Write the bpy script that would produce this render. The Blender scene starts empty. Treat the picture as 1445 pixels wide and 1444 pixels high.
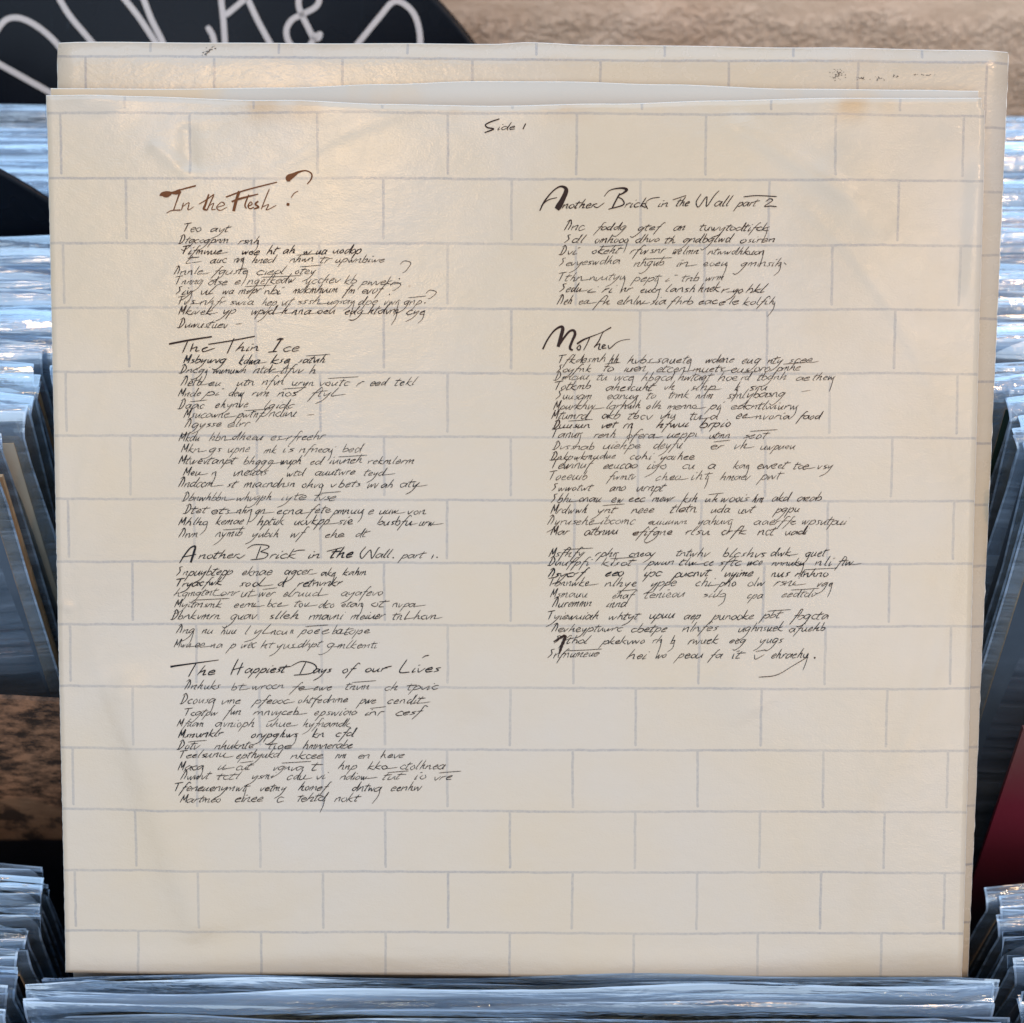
import bpy, math, random
from mathutils import Vector, Matrix, noise
S = bpy.context.scene
COL = S.collection
R = math.radians

# ------------------------------------------------------------------ camera
PITCH = R(42)
CP, SP = math.cos(PITCH), math.sin(PITCH)
CAM = Vector((0, 0, 1.45))
FW = Vector((0, CP, -SP)); UP = Vector((0, SP, CP)); RT = Vector((1, 0, 0))
FPX = 2000.0
cam = bpy.data.objects.new('camera', bpy.data.cameras.new('camera'))
COL.objects.link(cam)
cam.location = CAM
cam.rotation_euler = (R(90) - PITCH, 0, 0)
cam.data.sensor_width = 36
cam.data.lens = 36 * FPX / 1445
cam.data.clip_start = 0.02
cam.data.clip_end = 50
cam.data.dof.use_dof = True
cam.data.dof.focus_distance = 0.468
cam.data.dof.aperture_fstop = 12
S.camera = cam

def ray(px, py):
    return FW + RT * ((px - 722.5) / FPX) + UP * ((722 - py) / FPX)

class Plane:
    """a plane in the room; at(px,py) is the room point on it seen along that sight line"""
    def __init__(s, p, n): s.p, s.n = p, n.normalized()
    def at(s, px, py):
        r = ray(px, py)
        return CAM + r * ((s.p - CAM).dot(s.n) / r.dot(s.n))

def deep(px, py, d): return CAM + ray(px, py) * d

# the plane of the held inner sleeve
_tl, _tr, _bl = deep(66, 136, .461), deep(1388, 150, .461), deep(92, 1370, .481)
_n = (_tr - _tl).cross(_tl - _bl).normalized()
if _n.dot(FW) > 0: _n = -_n
SLV = Plane(_tl, _n)
_jl, _jr, _jb = deep(78, 57, .4655), deep(1428, 70, .4655), deep(90, 1380, .4960)
_nj = (_jr - _jl).cross(_jl - _jb).normalized()
if _nj.dot(FW) > 0: _nj = -_nj
JKT = Plane(_jl, _nj)

# ------------------------------------------------------------------ light
S.view_settings.view_transform = 'Standard'
S.view_settings.look = 'None'
S.view_settings.gamma = 1
S.view_settings.exposure = 0.0
w = bpy.data.worlds.new('World'); S.world = w; w.use_nodes = True
bg = w.node_tree.nodes['Background']
bg.inputs[0].default_value = (.50, .68, 1.0, 1); bg.inputs[1].default_value = .40

def area(name, loc, target, sx, sy, power, color):
    l = bpy.data.lights.new(name, 'AREA'); l.shape = 'RECTANGLE'; l.size = sx; l.size_y = sy
    l.energy = power; l.color = color
    o = bpy.data.objects.new(name, l); COL.objects.link(o)
    o.location = loc
    o.rotation_euler = (Vector(target) - Vector(loc)).to_track_quat('-Z', 'Y').to_euler()
    return o

area('daylight_window_overhead', (0.1, 0.30, 2.8), (0, .5, 1.1), 2.4, 1.2, 24, (.46, .70, 1.0))
area('daylight_window_behind', (-.2, -2.1, 1.95), (0, .4, 1.1), 3.2, 2.2, 38, (.70, .85, 1.0))

def glint(name, px, py, dist, sx, sy, power, color=(1.0, .64, .34), pl=None):
    """a warm shop lamp behind the camera, hung where its reflection falls on the sleeve"""
    pl = pl or SLV; p = pl.at(px, py); d = ray(px, py).normalized(); n = pl.n
    r = d - n * 2 * d.dot(n)
    return area(name, p + r * dist, p, sx, sy, power, color)
glint('shop_lamp_large', 420, 250, 1.6, .22, .20, 4.2)
glint('shop_lamp_right', 1405, 300, 1.5, .05, .14, 1.8, pl=JKT)
glint('shop_lamp_low', 1383, 920, 1.5, .05, .12, .9, pl=JKT)
glint('shop_lamp_mid', 1180, 560, 1.7, .16, .16, .7)
glint('shop_lamp_left', 130, 640, 1.7, .06, .20, .6)
area('shop_lamp_ceiling', (.85, -.10, 2.35), (0, .6, 1.2), .08, .08, 5.2, (1.0, .62, .34))

# ------------------------------------------------------------------ helpers
def link(name, me, mat=None, parent=None):
    o = bpy.data.objects.new(name, me); COL.objects.link(o)
    if mat is not None and len(me.materials) == 0: me.materials.append(mat)
    if parent is not None: o.parent = parent
    return o
def mesh(name, V, F, smooth=True, uvs=None):
    me = bpy.data.meshes.new(name); me.from_pydata([tuple(v) for v in V], [], F)
    if smooth: me.polygons.foreach_set('use_smooth', [True] * len(me.polygons))
    if uvs:
        ul = me.uv_layers.new(name='UVMap')
        for lp in me.loops: ul.data[lp.index].uv = uvs[lp.vertex_index]
    me.update(); return me
def tag(o, label=None, cat=None, group=None, kind=None):
    if label: o['label'] = label
    if cat: o['category'] = cat
    if group: o['group'] = group
    if kind: o['kind'] = kind
    return o
def empty(name, loc, label, cat, group=None):
    o = bpy.data.objects.new(name, None); COL.objects.link(o); o.location = loc
    o.empty_display_size = .02
    return tag(o, label, cat, group)
def sst(a, b, x):
    t = max(0, min(1, (x - a) / (b - a))); return t * t * (3 - 2 * t)
def interp(pts, x):
    if x <= pts[0][0]: return pts[0][1]
    for (x0, y0), (x1, y1) in zip(pts, pts[1:]):
        if x <= x1:
            t = (x - x0) / (x1 - x0); t = t * t * (3 - 2 * t)
            return y0 + (y1 - y0) * t
    return pts[-1][1]
def box(V, F, x0, x1, y0, y1, z0, z1):
    b = len(V)
    V += [(x0,y0,z0),(x1,y0,z0),(x1,y1,z0),(x0,y1,z0),(x0,y0,z1),(x1,y0,z1),(x1,y1,z1),(x0,y1,z1)]
    F += [(b,b+3,b+2,b+1),(b+4,b+5,b+6,b+7),(b,b+1,b+5,b+4),(b+1,b+2,b+6,b+5),(b+2,b+3,b+7,b+6),(b+3,b,b+4,b+7)]

# node helpers
class NT:
    def __init__(s, name):
        s.m = bpy.data.materials.new(name); s.m.use_nodes = True
        s.t = s.m.node_tree; s.t.nodes.clear()
        s.out = s.n('ShaderNodeOutputMaterial')
    def n(s, typ, **kw):
        nd = s.t.nodes.new(typ)
        for k, v in kw.items(): setattr(nd, k, v)
        return nd
    def l(s, a, b): s.t.links.new(a, b)
    def set(s, sock, v):
        if isinstance(v, bpy.types.NodeSocket): s.l(v, sock)
        elif isinstance(v, (tuple, list)) and len(v) == 3 and sock.type == 'RGBA': sock.default_value = (*v, 1)
        else: sock.default_value = v
    def noise(s, vec, scale, detail=4, rough=.5, dist=0):
        nd = s.n('ShaderNodeTexNoise'); s.set(nd.inputs['Vector'], vec)
        nd.inputs['Scale'].default_value = scale; nd.inputs['Detail'].default_value = detail
        nd.inputs['Roughness'].default_value = rough; nd.inputs['Distortion'].default_value = dist
        return nd.outputs['Fac']
    def mapr(s, v, a, b, c, d, smooth=False):
        nd = s.n('ShaderNodeMapRange'); s.set(nd.inputs['Value'], v)
        if smooth: nd.interpolation_type = 'SMOOTHSTEP'
        for k, x in zip(('From Min', 'From Max', 'To Min', 'To Max'), (a, b, c, d)): nd.inputs[k].default_value = x
        return nd.outputs['Result']
    def math(s, op, a, b=0.0):
        nd = s.n('ShaderNodeMath', operation=op); s.set(nd.inputs[0], a); s.set(nd.inputs[1], b)
        return nd.outputs[0]
    def mix(s, f, a, b, mode='MIX'):
        nd = s.n('ShaderNodeMix', data_type='RGBA', blend_type=mode)
        s.set(nd.inputs['Factor'], f); s.set(nd.inputs['A'], a); s.set(nd.inputs['B'], b)
        return nd.outputs['Result']
    def coord(s, which='Object', scale=None):
        c = s.n('ShaderNodeTexCoord').outputs[which]
        if scale:
            m = s.n('ShaderNodeMapping'); s.l(c, m.inputs['Vector']); m.inputs['Scale'].default_value = scale
            c = m.outputs[0]
        return c
    def bump(s, h, strength=.3, dist=.001, prev=None):
        b = s.n('ShaderNodeBump'); s.set(b.inputs['Height'], h)
        b.inputs['Strength'].default_value = strength; b.inputs['Distance'].default_value = dist
        if prev is not None: s.l(prev, b.inputs['Normal'])
        return b.outputs[0]
    def bsdf(s, color, rough=.5, normal=None, spec=.5, **kw):
        b = s.n('ShaderNodeBsdfPrincipled'); s.set(b.inputs['Base Color'], color); s.set(b.inputs['Roughness'], rough)
        s.set(b.inputs['Specular IOR Level'], spec)
        if normal is not None: s.l(normal, b.inputs['Normal'])
        for k, v in kw.items(): s.set(b.inputs[k.replace('_', ' ')], v)
        return b.outputs[0]
    def done(s, sh): s.l(sh, s.out.inputs['Surface']); return s.m

def simple(name, color, rough=.5, spec=.5, nscale=60, amt=.15, bump=.1, metallic=0):
    t = NT(name); c = t.coord()
    n = t.noise(c, nscale, 5, .6)
    dark = tuple(x * (1 - amt) for x in color); lite = tuple(min(1, x * (1 + amt)) for x in color)
    return t.done(t.bsdf(t.mix(n, dark, lite), rough, t.bump(n, bump, .0008), spec, Metallic=metallic))

# printed paper with a drawn brick pattern; UV is in metres from the print's own origin
def brick_print(name, bw, rh, ox, oy, paper, line, rough, stain_amt, bump_str, spec, glossvar=.0, vv=None, fsc=1300, fdist=.00016, msc=150):
    t = NT(name); uv = t.coord('UV')
    obj = t.coord('Object')
    # slightly shaky pen line
    wob = t.n('ShaderNodeTexNoise'); t.l(uv, wob.inputs['Vector']); wob.inputs['Scale'].default_value = 260; wob.inputs['Detail'].default_value = 3
    sub = t.n('ShaderNodeVectorMath', operation='SUBTRACT'); t.l(wob.outputs['Color'], sub.inputs[0]); sub.inputs[1].default_value = (.5, .5, .5)
    sc = t.n('ShaderNodeVectorMath', operation='SCALE'); t.l(sub.outputs[0], sc.inputs[0]); sc.inputs['Scale'].default_value = .0006
    wob2 = t.n('ShaderNodeTexNoise'); t.l(uv, wob2.inputs['Vector']); wob2.inputs['Scale'].default_value = 18
    sub2 = t.n('ShaderNodeVectorMath', operation='SUBTRACT'); t.l(wob2.outputs['Color'], sub2.inputs[0]); sub2.inputs[1].default_value = (.5, .5, .5)
    sc2 = t.n('ShaderNodeVectorMath', operation='SCALE'); t.l(sub2.outputs[0], sc2.inputs[0]); sc2.inputs['Scale'].default_value = .0011
    a = t.n('ShaderNodeVectorMath', operation='ADD'); t.l(uv, a.inputs[0]); t.l(sc.outputs[0], a.inputs[1])
    a2 = t.n('ShaderNodeVectorMath', operation='ADD'); t.l(a.outputs[0], a2.inputs[0]); t.l(sc2.outputs[0], a2.inputs[1])
    a3 = t.n('ShaderNodeVectorMath', operation='ADD'); t.l(a2.outputs[0], a3.inputs[0]); a3.inputs[1].default_value = (ox, oy, 0)
    sep = t.n('ShaderNodeSeparateXYZ'); t.l(a3.outputs[0], sep.inputs[0])
    X, Y = sep.outputs[0], sep.outputs[1]
    row = t.math('DIVIDE', Y, rh)
    rfl = t.math('FLOOR', row)
    fy = t.math('SUBTRACT', row, rfl)
    dy = t.math('MULTIPLY', t.math('MINIMUM', fy, t.math('SUBTRACT', 1.0, fy)), rh)
    par = t.math('FRACT', t.math('MULTIPLY', rfl, .5))
    xx = t.math('ADD', t.math('DIVIDE', X, bw), par)
    fx = t.math('FRACT', xx)
    dx = t.math('MULTIPLY', t.math('MINIMUM', fx, t.math('SUBTRACT', 1.0, fx)), bw)
    # vertical joints stop a hair short of the row below
    gap = t.mapr(fy, .93, .96, 0, .0012) if vv else t.mapr(fy, .04, .07, .0009, 0)
    dx = t.math('ADD', dx, gap)
    d = t.math('MINIMUM', dx, dy)
    ln = t.mapr(d, .00028, .00056, .80, 0, True)
    dens = t.mapr(t.noise(uv, 900, 3, .7), .3, .7, .45, 1.0)
    fade = t.mapr(t.noise(uv, 25, 2, .5), .35, .65, .6, 1.0)
    ln = t.math('MULTIPLY', t.math('MULTIPLY', ln, dens), fade)
    # paper tone, mottling, yellowed patches near the top edge
    mott = t.noise(uv, 8, 5, .62)
    warm = tuple(p * q for p, q in zip(paper, (1.02, .965, .85)))
    col = t.mix(t.mapr(mott, .38, .62, 0, 1), paper, warm)
    uvs = t.n('ShaderNodeSeparateXYZ'); t.l(uv, uvs.inputs[0])
    edge = t.mapr(uvs.outputs[1], -.006, .004, 0, 1, True)
    st = t.math('MULTIPLY', edge, t.mapr(t.noise(t.coord('UV', (1, .6, 1)), 22, 3, .55), .50, .68, 0, 1, True))
    st = t.math('MULTIPLY', st, stain_amt * .8)
    col = t.mix(st, col, (.50, .30, .12))
    dirt = t.mapr(t.noise(uv, 5.5, 6, .62, .8), .52, .70, 0, .30, True)
    col = t.mix(dirt, col, tuple(p * q for p, q in zip(paper, (.86, .78, .64))))
    # foxing specks
    vo = t.n('ShaderNodeTexVoronoi'); t.l(uv, vo.inputs['Vector']); vo.inputs['Scale'].default_value = 38
    sp = t.math('MULTIPLY', t.mapr(vo.outputs['Distance'], .010, .022, 1, 0), t.mapr(t.noise(uv, 9, 2), .50, .58, 0, .5))
    col = t.mix(sp, col, (.22, .15, .10))
    col = t.mix(t.math('MULTIPLY', ln, .85), col, line)
    fine = t.noise(t.coord('UV', (1, 1.4, 1)), fsc, 2, .6)
    mid = t.noise(t.coord('UV', (1, 1.5, 1)), msc, 3, .55)
    nrm = t.bump(mid, bump_str * .45, .0010)
    nrm = t.bump(fine, bump_str, fdist, nrm)
    rg = t.mapr(t.noise(uv, 120, 4, .6), .3, .7, rough - glossvar, rough + glossvar)
    return t.done(t.bsdf(col, rg, nrm, spec))

def uvmap(pl, org, px, py):
    p = pl.at(px, py) - org[0]
    return (p.dot(org[1]), p.dot(org[2]))
# metric frame on the sleeve: origin at a mortar crossing, x along the top, y up the sheet
def frame(pl, o, r, up):
    O = pl.at(*o); ex = (pl.at(*r) - O).normalized(); ey = ex.cross(pl.n); ey = ey if ey.dot(UP) > 0 else -ey
    return (O, ex, ey)
FR = frame(SLV, (86, 160), (1360, 164), None)
FJ = frame(JKT, (120, 78.5), (1400, 87.5), None)
def metr(pl, fr, a, b):
    pa, pb = uvmap(pl, fr, *a), uvmap(pl, fr, *b); return pa, pb
rowS = -uvmap(SLV, FR, 92, 1313)[1] / 13
bwS = uvmap(SLV, FR, 1360, 164)[0] / 7
rowJ = rowS
bwJ = uvmap(JKT, FJ, 1400, 87.5)[0] / 7
print('brick', bwS, rowS, bwJ, [round(-uvmap(SLV, FR, 88, y)[1] / rowS, 3) for y in (160, 253, 346, 436, 527, 616, 706, 795, 883, 970, 1057, 1143, 1229, 1314)])

PAPER = (.56, .485, .385); LINE = (.225, .225, .232)
m_front = brick_print('printed_inner_sleeve_paper', bwS, rowS, bwS / 2, 0, PAPER, LINE, .23, .9, .40, .5, .04)
m_jacket = brick_print('printed_jacket_board', bwJ * .9957, rowJ, bwJ / 2, 0, (.53, .45, .35), (.17, .17, .19), .26, .25, .45, .6, .04, fsc=700, fdist=.00017)
def plain_paper():
    t = NT('white_inner_paper'); c = t.coord()
    n = t.noise(c, 12, 4, .5); s = t.mapr(t.noise(c, 22, 3, .5), .46, .62, 0, .8, True)
    sep = t.n('ShaderNodeSeparateXYZ'); t.l(t.coord('UV'), sep.inputs[0])
    s = t.math('MULTIPLY', s, t.mapr(sep.outputs[1], .6, .95, 0, 1))
    col = t.mix(s, t.mix(n, (.50, .455, .375), (.56, .50, .41)), (.62, .46, .28))
    return t.done(t.bsdf(col, .6, t.bump(t.noise(c, 400, 3), .2, .0005), .3))
m_white = plain_paper()
m_edge = simple('bare_paper_edge', (.80, .77, .68), .8, .2, 500, .12, .2)

def ink_mat(name, c, rough=.5, spec=.15):
    t = NT(name); o = t.coord()
    n = t.noise(o, 900, 3, .7)
    return t.done(t.bsdf(t.mix(n, tuple(x * .7 for x in c), tuple(x * 1.6 for x in c)), rough, None, spec))
m_ink = ink_mat('black_pen_ink', (.008, .008, .010))
m_ink_tinted = ink_mat('warm_tinted_pen_ink', (.022, .010, .007))  # brown tint stands for warm lamp sheen on the dark ink
m_ink_warm_sheen = ink_mat('pen_ink_with_warm_sheen', (.12, .040, .012))  # orange tint puts the warm lamp reflection into the ink colour

# ------------------------------------------------------------------ records in the bins (materials)
def bag_mat(name, tint, haze):
    t = NT(name); c = t.coord('Object')
    rnd = t.n('ShaderNodeObjectInfo').outputs['Random']
    off = t.n('ShaderNodeVectorMath', operation='ADD'); 
    cm = t.n('ShaderNodeCombineXYZ'); t.l(t.math('MULTIPLY', rnd, 37.0), cm.inputs[0]); t.l(t.math('MULTIPLY', rnd, 11.0), cm.inputs[2])
    t.l(t.coord('Object', (.10, 1, 1.6)), off.inputs[0]); t.l(cm.outputs[0], off.inputs[1])
    n1 = t.noise(off.outputs[0], 95, 4, .55, .4)
    n2 = t.noise(c, 45, 4, .6, .8)
    nrm = t.bump(n1, .34, .003); nrm = t.bump(n2, .14, .003, nrm)
    fr = t.n('ShaderNodeFresnel'); fr.inputs['IOR'].default_value = 1.52; t.l(nrm, fr.inputs['Normal'])
    f = t.math('MINIMUM', t.math('ADD', t.math('MULTIPLY', fr.outputs[0], 2.4), .10), 1.0)
    tr = t.n('ShaderNodeBsdfTransparent'); t.set(tr.inputs[0], tint)
    df = t.n('ShaderNodeBsdfDiffuse'); t.set(df.inputs[0], (.50, .66, .84)); t.l(nrm, df.inputs['Normal'])
    tl = t.n('ShaderNodeBsdfTranslucent'); t.set(tl.inputs[0], (.50, .66, .84))
    dm = t.n('ShaderNodeMixShader'); dm.inputs[0].default_value = .45; t.l(df.outputs[0], dm.inputs[1]); t.l(tl.outputs[0], dm.inputs[2])
    m1 = t.n('ShaderNodeMixShader'); t.set(m1.inputs[0], t.mapr(n1, .35, .7, haze * .5, haze * 1.6)); t.l(tr.outputs[0], m1.inputs[1]); t.l(dm.outputs[0], m1.inputs[2])
    gl = t.n('ShaderNodeBsdfGlossy'); gl.inputs['Roughness'].default_value = .13; t.set(gl.inputs[0], (.95, .98, 1)); t.l(nrm, gl.inputs['Normal'])
    m2 = t.n('ShaderNodeMixShader'); t.set(m2.inputs[0], f); t.l(m1.outputs[0], m2.inputs[1]); t.l(gl.outputs[0], m2.inputs[2])
    return t.done(m2.outputs[0])
m_bag = bag_mat('clear_plastic', (.90, .95, .99), .24)
m_bag_edge = bag_mat('plastic_sleeve_edge', (.7, .8, .9), .75)  # cloudier film: light caught along the sleeve edges is put into the material
m_bag_hazy = bag_mat('cloudy_plastic', (.80, .88, .96), .42)

COVERS = {}
PALETTE = {'black': (.012, .013, .018), 'dark blue': (.02, .04, .08), 'grey': (.14, .16, .19), 'pale blue': (.30, .42, .55),
           'brown': (.16, .075, .035), 'cream': (.50, .44, .34), 'dark green': (.02, .045, .04), 'red': (.30, .04, .05),
           'white': (.62, .64, .66), 'tan': (.34, .20, .10), 'slate': (.06, .085, .115)}
for k, c in PALETTE.items():
    t = NT('card_cover_' + k.replace(' ', '_')); o = t.coord()
    n = t.noise(o, 9, 4, .6, .4); e = t.noise(o, 160, 4, .7)
    col = t.mix(t.mapr(n, .3, .7, 0, 1), tuple(x * .6 for x in c), tuple(min(.9, x * 1.3) for x in c))
    sep = t.n('ShaderNodeSeparateXYZ'); t.l(o, sep.inputs[0])
    wear = t.math('MULTIPLY', t.mapr(sep.outputs[2], .3125, .3150, 0, 1), t.mapr(e, .50, .62, 0, .8))
    col = t.mix(wear, col, (.42, .36, .28))
    COVERS[k] = t.done(t.bsdf(col, .45, t.bump(e, .2, .0006), .4))
m_cardedge = simple('worn_card_edge', (.46, .33, .20), .85, .2, 220, .5, .6)

def rocky():
    t = NT('rocky_desert_cover_print'); c = t.coord()
    sep = t.n('ShaderNodeSeparateXYZ'); t.l(c, sep.inputs[0])
    n = t.noise(t.coord('Object', (1, 1, 2.0)), 90, 8, .75); b = t.noise(c, 14, 3, .5)
    base = t.mix(t.mapr(n, .42, .6, 0, 1), (.03, .018, .012), (.30, .155, .085))
    smooth = t.mix(t.mapr(n, .30, .65, 0, 1), (.15, .08, .045), (.26, .15, .085))
    xo = t.math('SUBTRACT', sep.outputs[0], .118)
    crv = t.math('MULTIPLY', t.math('MULTIPLY', xo, xo), 26.0)
    sm = t.mapr(t.math('ADD', t.math('ADD', sep.outputs[2], crv), t.math('MULTIPLY', b, .012)), .262, .266, 1, 0, True)
    col = t.mix(sm, base, smooth)
    blk = t.mapr(t.math('ADD', sep.outputs[2], t.math('MULTIPLY', b, .012)), .236, .239, 1, 0, True)
    blob = t.math('MULTIPLY', t.mapr(t.noise(c, 34, 5, .7), .44, .56, 0, 1, True), t.mapr(sep.outputs[2], .258, .262, .9, 0, True))
    col = t.mix(blob, col, (.02, .014, .012))
    col = t.mix(blk, col, (.006, .006, .008))
    return t.done(t.bsdf(col, .5, t.bump(n, .4, .001), .4))
m_rock = rocky()
def shaded_red_print():
    t = NT('red_cover_print_with_shading'); c = t.coord()
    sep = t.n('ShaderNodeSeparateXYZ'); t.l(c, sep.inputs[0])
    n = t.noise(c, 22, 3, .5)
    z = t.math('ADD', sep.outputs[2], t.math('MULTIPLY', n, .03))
    col = t.mix(t.mapr(z, .21, .29, 0, 1, True), (.006, .006, .010), (.115, .012, .022))  # blackens towards the foot: shading of the glossy cover mixed into the red
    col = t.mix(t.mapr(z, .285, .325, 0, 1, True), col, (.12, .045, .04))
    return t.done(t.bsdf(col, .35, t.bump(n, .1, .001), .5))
m_red = shaded_red_print()
m_board = simple('black_painted_board', (.014, .014, .017), .6, .3, 90, .3, .3)
m_vinyl = None

# ---- record pieces: origin at the bottom centre of the record, z up, front towards -y
CW, CH = .312, .315
def cover_mesh(seed, th):
    rnd = random.Random(seed); V = []; F = []
    nx, nz = 10, 5
    rag = [rnd.uniform(-.0007, .0004) for _ in range(nx + 1)]
    bow = rnd.uniform(-.0015, .0015)
    for side in (-1, 1):
        for j in range(nz + 1):
            for i in range(nx + 1):
                u = i / nx; x = (u - .5) * CW; z = CH * (j / nz if j < nz else 1) + (rag[i] if j == nz else 0)
                if j == nz and i in (0, nx): z -= .0015
                y = side * th * .5 * (1 - .3 * (abs(2 * u - 1) ** 6)) + bow * math.sin(u * 3.1416) * (j / nz)
                V.append((x, y, z))
    N = (nx + 1) * (nz + 1)
    for j in range(nz):
        for i in range(nx):
            a = j * (nx + 1) + i
            F.append((a, a + 1, a + nx + 2, a + nx + 1))
            b = a + N
            F.append((b, b + nx + 1, b + nx + 2, b + 1))
    nf = len(F)
    for i in range(nx):
        a = nz * (nx + 1) + i; F.append((a, a + 1, a + 1 + N, a + N))
        a = i; F.append((a, a + N, a + 1 + N, a + 1))
    for j in range(nz):
        for i in (0, nx):
            a = j * (nx + 1) + i; b = a + nx + 1
            F.append((a, b, b + N, a + N) if i == 0 else (a, a + N, b + N, b))
    return V, F, nf
def bag_mesh(seed, th, bend, flap):
    rnd = random.Random(seed * 7 + 1)
    W = .3215; nx = 44
    zs = [0, .10, .20, .27, .305, .3155, .3185, .3215, .3245, .3275, .3296, .3305]
    ph = [rnd.uniform(0, 6.28) for _ in range(12)]
    am = [rnd.uniform(.4, 1) for _ in range(12)]
    def wav(x, k):
        return (am[k] * math.sin(x * 19 + ph[k]) + .6 * am[k + 1] * math.sin(x * 47 + ph[k + 1]) + .22 * am[k + 2] * math.sin(x * 90 + ph[k + 2]))
    V = []; F = []
    for side in (-1, 1):
        k0 = 0 if side < 0 else 4
        for j, z in enumerate(zs):
            for i in range(nx + 1):
                u = i / nx; u = .0022 if i == 1 else (.9978 if i == nx - 1 else u); x = (u - .5) * W
                e = 1 - abs(2 * u - 1) ** 14                      # side seam: both sheets meet
                s = max(0, (z - .3155) / .015)                    # 0..1 above the cover
                y = side * (th * .5 + .0006) * e
                zz = z
                if s > 0:
                    y *= (1 - .55 * s)
                    y += bend * s ** 1.5 + .0009 * s * wav(x, k0) * (.5 + s)
                    zz = .3155 + (z - .3155) * flap * (1 - .22 * s * abs(bend) / .006) + .0006 * s * wav(x * 1.3, k0 + 3)
                    if side < 0: zz -= .0012 * s * (1 + .5 * math.sin(x * 9 + ph[9]))
                else:
                    y += side * .0004 * e * math.sin(x * 60 + z * 35 + ph[8]) * (z > 0)
                # free corners droop and splay sideways
                cr = max(0, abs(2 * u - 1) - .95) / .05
                x += (1 if u > .5 else -1) * cr * (.0008 * math.sin(z * 60 + ph[10]) + .0012 * s * am[5])
                zz -= cr * s * .002 * am[6]
                V.append((x, y, zz))
    N = (nx + 1) * len(zs)
    for j in range(len(zs) - 1):
        for i in range(nx):
            a = j * (nx + 1) + i
            F.append((a, a + 1, a + nx + 2, a + nx + 1)); b = a + N
            F.append((b, b + nx + 1, b + nx + 2, b + 1))
    me = mesh('plastic_bag', V, F)
    mi = []
    for j in range(len(zs) - 1):
        for i in range(nx): mi += [1 if (j == len(zs) - 2 or i in (0, nx - 1)) else 0] * 2
    me.polygons.foreach_set('material_index', mi)
    return me

cover_meshes = {}
def get_cover(v, colour):
    key = (v, colour)
    if key not in cover_meshes:
        V, F, nf = cover_mesh(v, (.0026, .0031, .0022)[v % 3])
        me = mesh('card_cover', V, F, False)
        me.materials.append(COVERS.get(colour) or colour if not isinstance(colour, str) else COVERS[colour]); me.materials.append(m_cardedge)
        for p in list(me.polygons)[nf:]: p.material_index = 1 if v % 2 else 0
        cover_meshes[key] = me
    return cover_meshes[key]
bags = {}
def get_bag(v, style):
    key = (v, style)
    if key not in bags:
        r = random.Random(v * 13 + len(style))
        if style == 'rear': me = bag_mesh(v, .003, r.uniform(.0030, .0078), r.uniform(.5, .95))
        else: me = bag_mesh(v, .003, r.uniform(.0008, .0072), r.uniform(.45, 1.05))
        me.materials.append(m_bag if v % 3 else m_bag_hazy); me.materials.append(m_bag_edge)
        bags[key] = me
    return bags[key]

ORD = ['front', 'second', 'third', 'fourth', 'fifth', 'sixth', 'seventh', 'eighth', 'ninth', 'tenth', 'eleventh', 'twelfth', 'thirteenth',
       'fourteenth', 'fifteenth', 'sixteenth', 'seventeenth', 'eighteenth', 'nineteenth', 'twentieth']
def ordinal(i):
    if i < 20: return ORD[i]
    tens = {2: 'twenty', 3: 'thirty', 4: 'forty', 5: 'fifty', 6: 'sixty'}[(i + 1) // 10]
    one = (i + 1) % 10
    if one == 0: return {2: 'twentieth', 3: 'thirtieth', 4: 'fortieth', 5: 'fiftieth', 6: 'sixtieth'}[(i + 1) // 10]
    return tens + '-' + ['', 'first', 'second', 'third', 'fourth', 'fifth', 'sixth', 'seventh', 'eighth', 'ninth'][one]

def record(x, y, ztop, lean, rotz, colour, label, group, v, style, rotx_y=0, bag=True):
    """ztop is the height of the card's top edge; lean tips the top away from the viewer"""
    base = Vector((x, y, ztop)) - Vector((0, math.sin(lean), math.cos(lean))) * CH
    e = empty('sleeved_record', base, label, 'record', group)
    e.rotation_euler = (-lean, rotx_y, rotz)
    link('cover', get_cover(v % 6, colour), None, e)
    if bag: link('plastic_sleeve', get_bag(v % 14, style), None, e)
    return e

# ------------------------------------------------------------------ the place: wall, shelves
def stucco():
    t = NT('tan_stucco'); c = t.coord('Object')
    n1 = t.noise(c, 70, 8, .68); n2 = t.noise(c, 9, 3, .5)
    col = t.mix(t.mapr(n2, .3, .7, 0, 1), (.84, .62, .45), (.90, .73, .55))
    sep = t.n('ShaderNodeSeparateXYZ'); t.l(c, sep.inputs[0])
    peb = t.noise(t.coord('Object', (1, 1, 1.1)), 210, 5, .6)
    band = t.mapr(t.math('ADD', sep.outputs[2], t.math('MULTIPLY', t.noise(c, 26, 3), .03)), 1.160, 1.146, .12, 1.0, True)
    hgt = t.math('MULTIPLY', t.mapr(peb, .36, .62, 0, 1, True), band)
    col = t.mix(t.math('MULTIPLY', t.mapr(peb, .36, .46, .45, 0), band), col, (.42, .29, .20))  # pits between pebbles coloured darker, their shade mixed in
    nrm = t.bump(n1, .25, .004); nrm = t.bump(hgt, .6, .0030, nrm); nrm = t.bump(t.noise(c, 420, 4, .6), .3, .0008, nrm)
    return t.done(t.bsdf(col, .9, nrm, .15))
m_stucco = stucco()
WY = .74
V = []; F = []; nx, nz = 260, 150
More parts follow.
